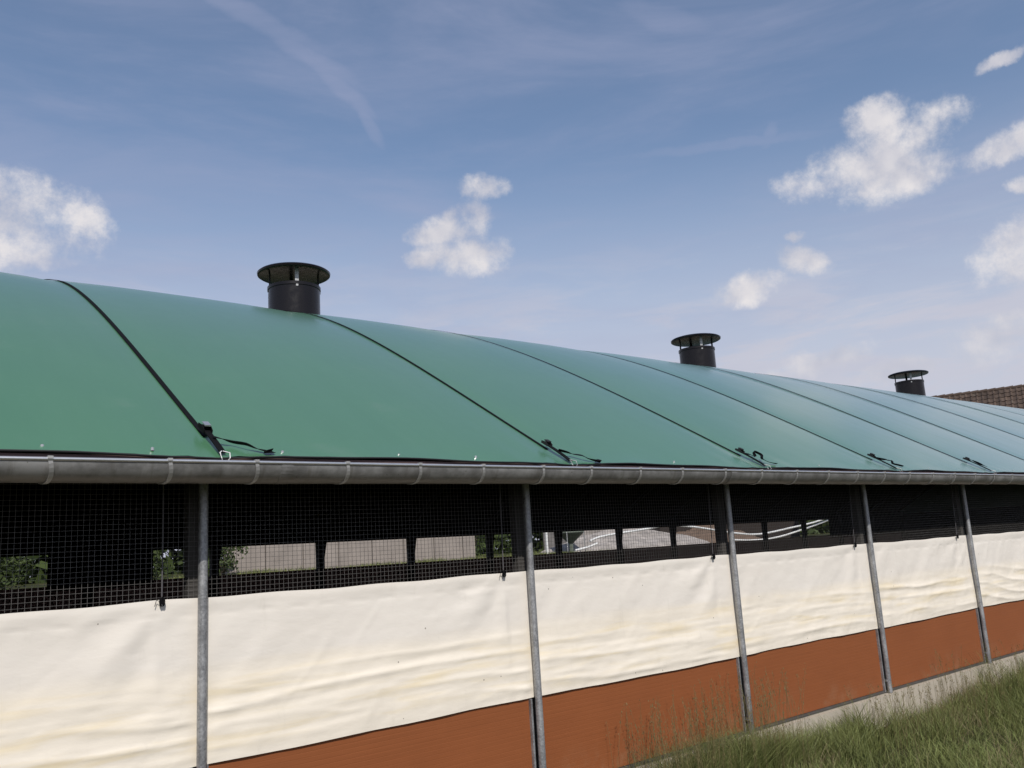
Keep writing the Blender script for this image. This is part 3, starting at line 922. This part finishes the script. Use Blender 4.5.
hr_.parent = house; hr_.matrix_parent_inverse = Matrix.Translation((-45.6, -20.7, 0))


def hp(o):
    o.parent = house; o.matrix_parent_inverse = Matrix.Translation((-45.6, -20.7, 0)); return o


hx_ = 45.6 - math.cos(sl) * hl; hz_ = HZ - math.sin(sl) * hl
hp(MB().add([(45.58, hy0, HZ - .03), (45.58, hy1 - .03, HZ - .03), (hx_, hy1 - .03, hz_ - .03), (hx_, hy0, hz_ - .03)], [(0, 1, 2, 3)]).build('roof_deck', M['dark']))
b2 = 45.6 + math.cos(sl) * hl
hp(MB().add([(45.62, hy0, HZ - .02), (45.62, hy1, HZ - .02), (b2, hy1, hz_), (b2, hy0, hz_)], [(0, 1, 2, 3)]).build('rear_roof_slope', M['tiles']))
m = MB()
wx0, wx1 = hx_ + 0.4, b2 - 0.4; wz = hz_ + .3
m.box(wx0, wx1, hy0 + .3, hy1 - .35, 0, wz)
m.add([(wx0, hy1 - .35, wz), (wx1, hy1 - .35, wz), (45.6, hy1 - .35, HZ - .1), (wx0, hy0 + .3, wz), (wx1, hy0 + .3, wz), (45.6, hy0 + .3, HZ - .1)], [(0, 1, 2), (5, 4, 3)])
hp(m.build('house_wall', M['render_wall']))
# orange ridge and verge tiles at the end
for k in range(30):
    y = hy1 - 0.4 * (k + 1)
    mm = MB(); mm.tube([(45.6, y + 0.41, HZ + 0.0), (45.6, y, HZ + 0.015)], [0.095, 0.115], 10, False)
    hp(mm.build('ridge_tile', M['orange'] if k < 3 else M['tiles']))
m = MB()
for i in range(2):
    for j in range(5):
        base = Vector((45.6, 0, HZ)) + dsl * (i * tg + 0.02); y0 = hy1 - (j + 1) * tw_
        vs = []
        for s_, lift in ((0, 0.02), (1, 0.056)):
            for (pu, pv) in prof_t: vs.append(base + dsl * (s_ * (tg + 0.04)) + nsl * (pv + lift) + Vector((0, y0 + pu * tw_, 0)))
        k = len(prof_t); m.add(vs, [(a, a + 1, k + a + 1, k + a) for a in range(k - 1)])
hp(m.build('orange_tiles', M['orange']))


# ------------------------------------------------------------------ things seen through the barn
def tz_(x, y): return float(gz(np.array(x), np.array(y)))


YB = 20.0                                     # y of the pale wall
m = MB()
x = 9.72
k = 0
while x < 18.6:
    L = min(1.18, 18.65 - x)
    m.box(x, x + L - 0.02, YB, YB + 0.2, tz_(x, YB) - .1, EYE + 1.5 + 0.02 * math.sin(k)); x += 1.2; k += 1
tag(m.build('concrete_wall', M['wall']), 'pale pinkish concrete wall seen through the mesh in the bay right of the first post', 'wall')


def bush(cx_, cy_, w_, h_, n_, label, name='bush', cat='bush', base=None, size=0.05):
    b_ = tz_(cx_, cy_) if base is None else base
    e = empty(name, (cx_, cy_, b_)); tag(e, label, cat)
    r_ = np.random.default_rng(int(cx_ * 10 + cy_))
    m = MB()
    for k in range(5):
        a = r_.uniform(0, 6.28)
        m.tube([(0, 0, 0), (math.cos(a) * w_ * .15, math.sin(a) * w_ * .15, h_ * .4), (math.cos(a) * w_ * .35, math.sin(a) * w_ * .3, h_ * .8)], [0.03, 0.02, 0.008], 5)
    m.build('stem', M['bark'], e)
    m = MB(); cl = [(r_.normal(0, w_ * .25), r_.normal(0, w_ * .2), r_.uniform(.1, 1) * h_ * .85) for _ in range(26)]
    for k in range(n_):
        c = cl[r_.integers(len(cl))]; p = Vector(c) + Vector(r_.normal(0, 1, 3)) * w_ * 0.10
        if p.z < 0: p.z = -p.z * .5
        a = Vector(r_.normal(0, 1, 3)).normalized(); b = a.cross(Vector(r_.normal(0, 1, 3))).normalized(); s_ = size * r_.uniform(.6, 1.4)
        m.add([p - a * s_, p + b * s_ * .45, p + a * s_, p - b * s_ * .45], [(0, 1, 2, 3)])
    m.build('leaves', M['leaf'], e)
    return e


bush(3.2, 17.2, 1.5, 1.9, 3500, 'dark green bush glimpsed through the mesh at the left edge')
bush(6.9, 18.0, 1.2, 1.5, 2200, 'green bush glimpsed between the lifting cord and the first post')
bush(9.2, 18.9, 0.9, 1.6, 1600, 'leafy green shrub at the left end of the pale concrete wall')
bush(20.6, 23.0, 2.2, 2.2, 3800, 'dark hedge-like bush just left of the second post, seen through the barn')
# white post
m = MB(); m.box(21.1, 21.17, 19.0, 19.07, 1.6, EYE + .7); m.box(21.09, 21.18, 18.99, 19.08, EYE + .7, EYE + .73)
tag(m.build('white_post', M['white']), 'slim white upright post seen through the mesh right of the second post', 'post')
# pale container wall, feed hopper, stone heap
m = MB()
for k in range(12):
    m.box(29.0 + k * .3, 29.27 + k * .3, 26.0, 26.06 + .03 * (k % 2), 1.5, EYE + 2.2)
m.box(29, 32.6, 26.1, 28.2, 1.5, EYE + 2.2)
tag(m.build('storage_shed', M['rubble']), 'pale ribbed shed wall behind the feed hopper, seen through the barn', 'shed')
hop = empty('feed_hopper', (26.2, 23.2, 1.6)); tag(hop, 'grey-green feed hopper cone above a thin down pipe, seen through the barn', 'hopper')
MB().lathe(0, 0, [(0.6, 1.9), (0.6, 0.95), (0.12, 0.52), (0.10, 0.50)], 24).build('hopper_body', M['silo'], hop, True)
MB().tube([(0, 0, 0.55), (0, 0, 0.05)], 0.09, 12).build('down_pipe', M['silo'], hop, True)
for a in (0.6, 2.2, 3.7, 5.3):
    MB().tube([(.58 * math.cos(a), .58 * math.sin(a), 1.1), (.62 * math.cos(a), .62 * math.sin(a), 0)], 0.02, 6).build('hopper_leg', M['galv'], hop)


def heap(cx_, cy_, rx, ry, h_, mt, label, seed, cat='stone heap', name='stone_heap'):
    xs_ = np.linspace(-1, 1, 70); A_, B_ = np.meshgrid(xs_, xs_, indexing='ij')
    rr_ = np.sqrt(A_ ** 2 + B_ ** 2)
    z_ = h_ * np.clip(1 - rr_, 0, 1) ** 0.7 * (1 + .5 * fbm(A_ * 3, B_ * 3, seed)) + 0.12 * np.abs(fbm(A_ * 14, B_ * 14, seed + 3)) * (rr_ < 1) - 0.05
    o = gridmesh(name, np.stack([cx_ + A_ * rx, cy_ + B_ * ry, z_ + 1.72], -1), mt, None, False)
    return tag(o, label, cat)


heap(31.2, 24.5, 5.5, 2.2, 1.0, M['rubble'], 'pale rubble heap under the white hoses, seen between second and third post', 5)
heap(38.0, 25.5, 4.5, 2.0, 0.95, M['earth'], 'brown earth heap seen through the bay right of the third post', 9, 'earth heap', 'earth_heap')


def hose(pts, label, r_=0.035):
    V = [Vector(p) for p in pts]; cat = []
    for i in range(len(V) - 1):
        a_, b_, c_, d_ = V[max(i - 1, 0)], V[i], V[i + 1], V[min(i + 2, len(V) - 1)]
        for t in np.linspace(0, 1, 8)[:-1]:
            cat.append(0.5 * ((2 * b_) + (c_ - a_) * t + (2 * a_ - 5 * b_ + 4 * c_ - d_) * t * t + (-a_ + 3 * b_ - 3 * c_ + d_) * t ** 3))
    cat.append(V[-1])
    return tag(MB().tube(cat, r_, 8).build('white_hose', M['white'], None, True), label, 'hose', 'white hoses behind the barn')


hose([(19.88, 15.5, 2.11), (20.35, 15.5, 2.22), (21.29, 15.5, 2.31), (22.27, 15.5, 2.38), (23.56, 15.5, 2.48), (24.9, 15.5, 2.42), (26.29, 15.5, 2.25), (27.46, 15.5, 2.1), (29.02, 15.5, 2.01), (31.08, 15.5, 2.18), (32.93, 15.5, 2.37), (34.52, 15.5, 2.62)],
     'long white hose arching over the rubble and swinging up to the right, the upper one')
hose([(27.42, 15.6, 1.85), (28.98, 15.6, 1.79), (30.32, 15.6, 1.85), (31.76, 15.6, 2.04), (33.28, 15.6, 2.28), (34.73, 15.6, 2.53)],
     'lower white hose curving up to the right in the bay right of the third post')
hose([(19.3, 15.6, 1.84), (19.87, 15.6, 1.92), (20.3, 15.6, 2.02)],
     'short white hose end in front of the feed hopper, behind the barn')
m = MB(); m.box(35.2, 48, 26.0, 34, 1.4, 6.0)
m.add([(34.8, 25.6, 5.9), (48.4, 25.6, 5.9), (48.4, 30, 8.2), (34.8, 30, 8.2), (34.8, 34.4, 5.9), (48.4, 34.4, 5.9)], [(0, 1, 2, 3), (3, 2, 5, 4), (0, 3, 4), (1, 5, 2)])
tag(m.build('brown_shed', M['dark']), 'dark brown shed behind the white hoses, seen through the barn', 'shed')
r_ = np.random.default_rng(99); m = MB()
for k in range(40000):
    x = r_.uniform(-12, 115); t = r_.random(); top = 7.5 + 2.0 * math.sin(x * .5) + 1.4 * math.sin(x * 1.3 + 1)
    p = Vector((x, 42 + r_.normal(0, 1.3), 1.6 + (top - 1.6) * t))
    a = Vector(r_.normal(0, 1, 3)).normalized(); b = a.cross(Vector(r_.normal(0, 1, 3))).normalized(); s_ = .34 * r_.uniform(.6, 1.4)
    m.add([p - a * s_, p + b * s_ * .6, p + a * s_, p - b * s_ * .6], [(0, 1, 2, 3)])
tag(m.build('wood', M['leaf']), 'dark green wood closing the view behind the barn', 'wood', kind='stuff')

# ------------------------------------------------------------------ grass
def blades(name, n, xr, yr, hmin, hmax, wid, mt, label, dens=None, lean=0.8, ybias=1.0, seed=1, cat='grass'):
    r_ = np.random.default_rng(seed)
    x = r_.uniform(xr[0], xr[1], n); y = yr[1] - (yr[1] - yr[0]) * r_.random(n) ** ybias
    if dens is not None:
        keep = r_.random(n) < dens(x, y); x = x[keep]; y = y[keep]
    n = len(x)
    h = r_.uniform(hmin, hmax, n) * (0.65 + 0.9 * np.clip(fbm(x * .9, y * .9, seed + 9) + .5, 0, 1))
    a = r_.uniform(0, 2 * np.pi, n); ln = r_.uniform(0.1, lean, n) * h
    dx, dy = np.cos(a) * ln, np.sin(a) * ln
    b = r_.uniform(0, 2 * np.pi, n); wx, wy = np.cos(b) * wid / 2, np.sin(b) * wid / 2
    z0 = gz(x, y)
    V_ = np.zeros((n, 7, 3))
    for k, (t, wf) in enumerate(((0, 1.0), (0.4, 0.9), (0.75, 0.55))):
        c = np.stack([x + dx * t ** 2, y + dy * t ** 2, z0 + h * t * (1 - 0.12 * t)], 1)
        wv = np.stack([wx * wf, wy * wf, 0 * wx], 1)
        V_[:, 2 * k] = c - wv; V_[:, 2 * k + 1] = c + wv
    V_[:, 6] = np.stack([x + dx, y + dy, z0 + h * 0.86], 1)
    me = bpy.data.meshes.new(name)
    me.vertices.add(n * 7); me.vertices.foreach_set('co', V_.reshape(-1).astype(np.float32))
    base = (np.arange(n) * 7)[:, None]
    q1 = base + np.array([[0, 1, 3, 2]]); q2 = base + np.array([[2, 3, 5, 4]]); t1 = base + np.array([[4, 5, 6]])
    loops = np.concatenate([q1, q2, t1], 1).ravel()
    tot = np.tile([4, 4, 3], n); start = np.concatenate([[0], np.cumsum(tot)[:-1]])
    me.loops.add(len(loops)); me.polygons.add(3 * n)
    me.loops.foreach_set('vertex_index', loops.astype(np.int32))
    me.polygons.foreach_set('loop_start', start.astype(np.int32)); me.polygons.foreach_set('loop_total', tot.astype(np.int32))
    me.update(calc_edges=True)
    me.materials.append(mt)
    o = bpy.data.objects.new(name, me); COL.objects.link(o)
    tag(o, label, cat, kind='stuff')
    return o


# denser tufts here and there; bare strip against the plinth right of the third post
def dn(x, y):
    c = np.clip(fbm(x * 1.1, y * 1.4, 77) + 0.72, 0.15, 1)
    return c


def dwall(x, y):
    c = np.clip(fbm(x * 1.3, y * 2, 78) * 1.6 + 0.55, 0.05, 1)
    c = np.where((y > -0.30) & (x > 6.6) & (x < 7.0), c * 0.25, c)
    return c


blades('grass', 150000, (4.5, 19), (-3.2, -0.10), 0.05, 0.19, 0.0042, M['blade'], 'rough green meadow grass at the foot of the barn', dn, lean=1.2, seed=4)
blades('grass', 30000, (-6, 20), (-9, -3.4), 0.08, 0.22, 0.010, M['blade'], 'shorter green grass of the open ground', None, seed=14)
blades('dry_grass', 20000, (4.5, 19), (-2.6, -0.06), 0.08, 0.26, 0.0028, M['dry'], 'dry straw-coloured stalks among the green grass by the plinth', dwall, lean=1.0, seed=24, ybias=1.6)


def stalks(n, xr, yr, hr, seed, label):
    r_ = np.random.default_rng(seed); m = MB()
    for _ in range(n):
        x = r_.uniform(*xr); y = r_.uniform(*yr); h = r_.uniform(*hr)
        z = tz_(x, y); a = r_.uniform(0, 6.28); l = r_.uniform(.03, .22) * h
        p0 = Vector((x, y, z)); p1 = Vector((x + math.cos(a) * l * .3, y + math.sin(a) * l * .3, z + h * .55)); p2 = Vector((x + math.cos(a) * l, y + math.sin(a) * l, z + h))
        m.tube([p0, p1, p2], [.0016, .0013, .0009], 3, False)
        for k in range(r_.integers(5, 11)):                   # loose seed head
            t = r_.uniform(.72, 1.02); c = p1.lerp(p2, (t - .5) * 2); s_ = r_.uniform(.006, .013)
            d = Vector(r_.normal(0, 1, 3)).normalized(); c = c + Vector((d.x, d.y, 0)) * .016
            e_ = d.cross(Vector((0, 0, 1))).normalized()
            m.add([c - d * .3 * s_, c + e_ * s_ * .35, c + Vector((0, 0, 1)) * s_ * 1.4, c - e_ * s_ * .35], [(0, 1, 2, 3)])
    me = m.build('seeding_grass', M['stalk'])
    return tag(me, label, 'grass', kind='stuff')


blades('grass', 60000, (6.9, 20), (-0.85, -0.05), 0.10, 0.40, 0.0040, M['blade'], 'uneven green tufts growing against the concrete plinth', lambda x, y: np.clip(fbm(x * 1.9, y * 1.2, 123) * 4.0 + 0.05, 0.0, 1), lean=1.0, seed=64)
blades('grass', 12000, (5.0, 20), (-2.6, -0.1), 0.08, 0.20, 0.006, M['bright'], 'broader bright green blades scattered through the meadow grass', lambda x, y: np.clip(fbm(x * 2.2, y * 2.2, 223) * 2.0, 0.0, 1), lean=0.8, seed=74)
stalks(340, (4.8, 6.75), (-0.6, -0.05), (0.35, 0.85), 6, 'tall seeding grass stems standing in front of the brown panel by the third post')
stalks(380, (7.6, 15), (-1.0, -0.06), (0.25, 0.6), 8, 'thin seeding grass stems along the concrete plinth')
blades('tall_grass', 15000, (5.0, 6.8), (-0.50, -0.05), 0.16, 0.46, 0.0038, M['blade'], 'taller green tufts in front of the brown panel by the third post', lambda x, y: dn(x, y) * np.clip((x - 4.9) / 1.1, 0.12, 1), lean=1.0, seed=44)
blades('far_grass', 9000, (8, 24), (17.5, 20), 0.05, 0.16, 0.012, M['blade'], 'sunlit green grass on the bank seen through the barn', None, seed=54)
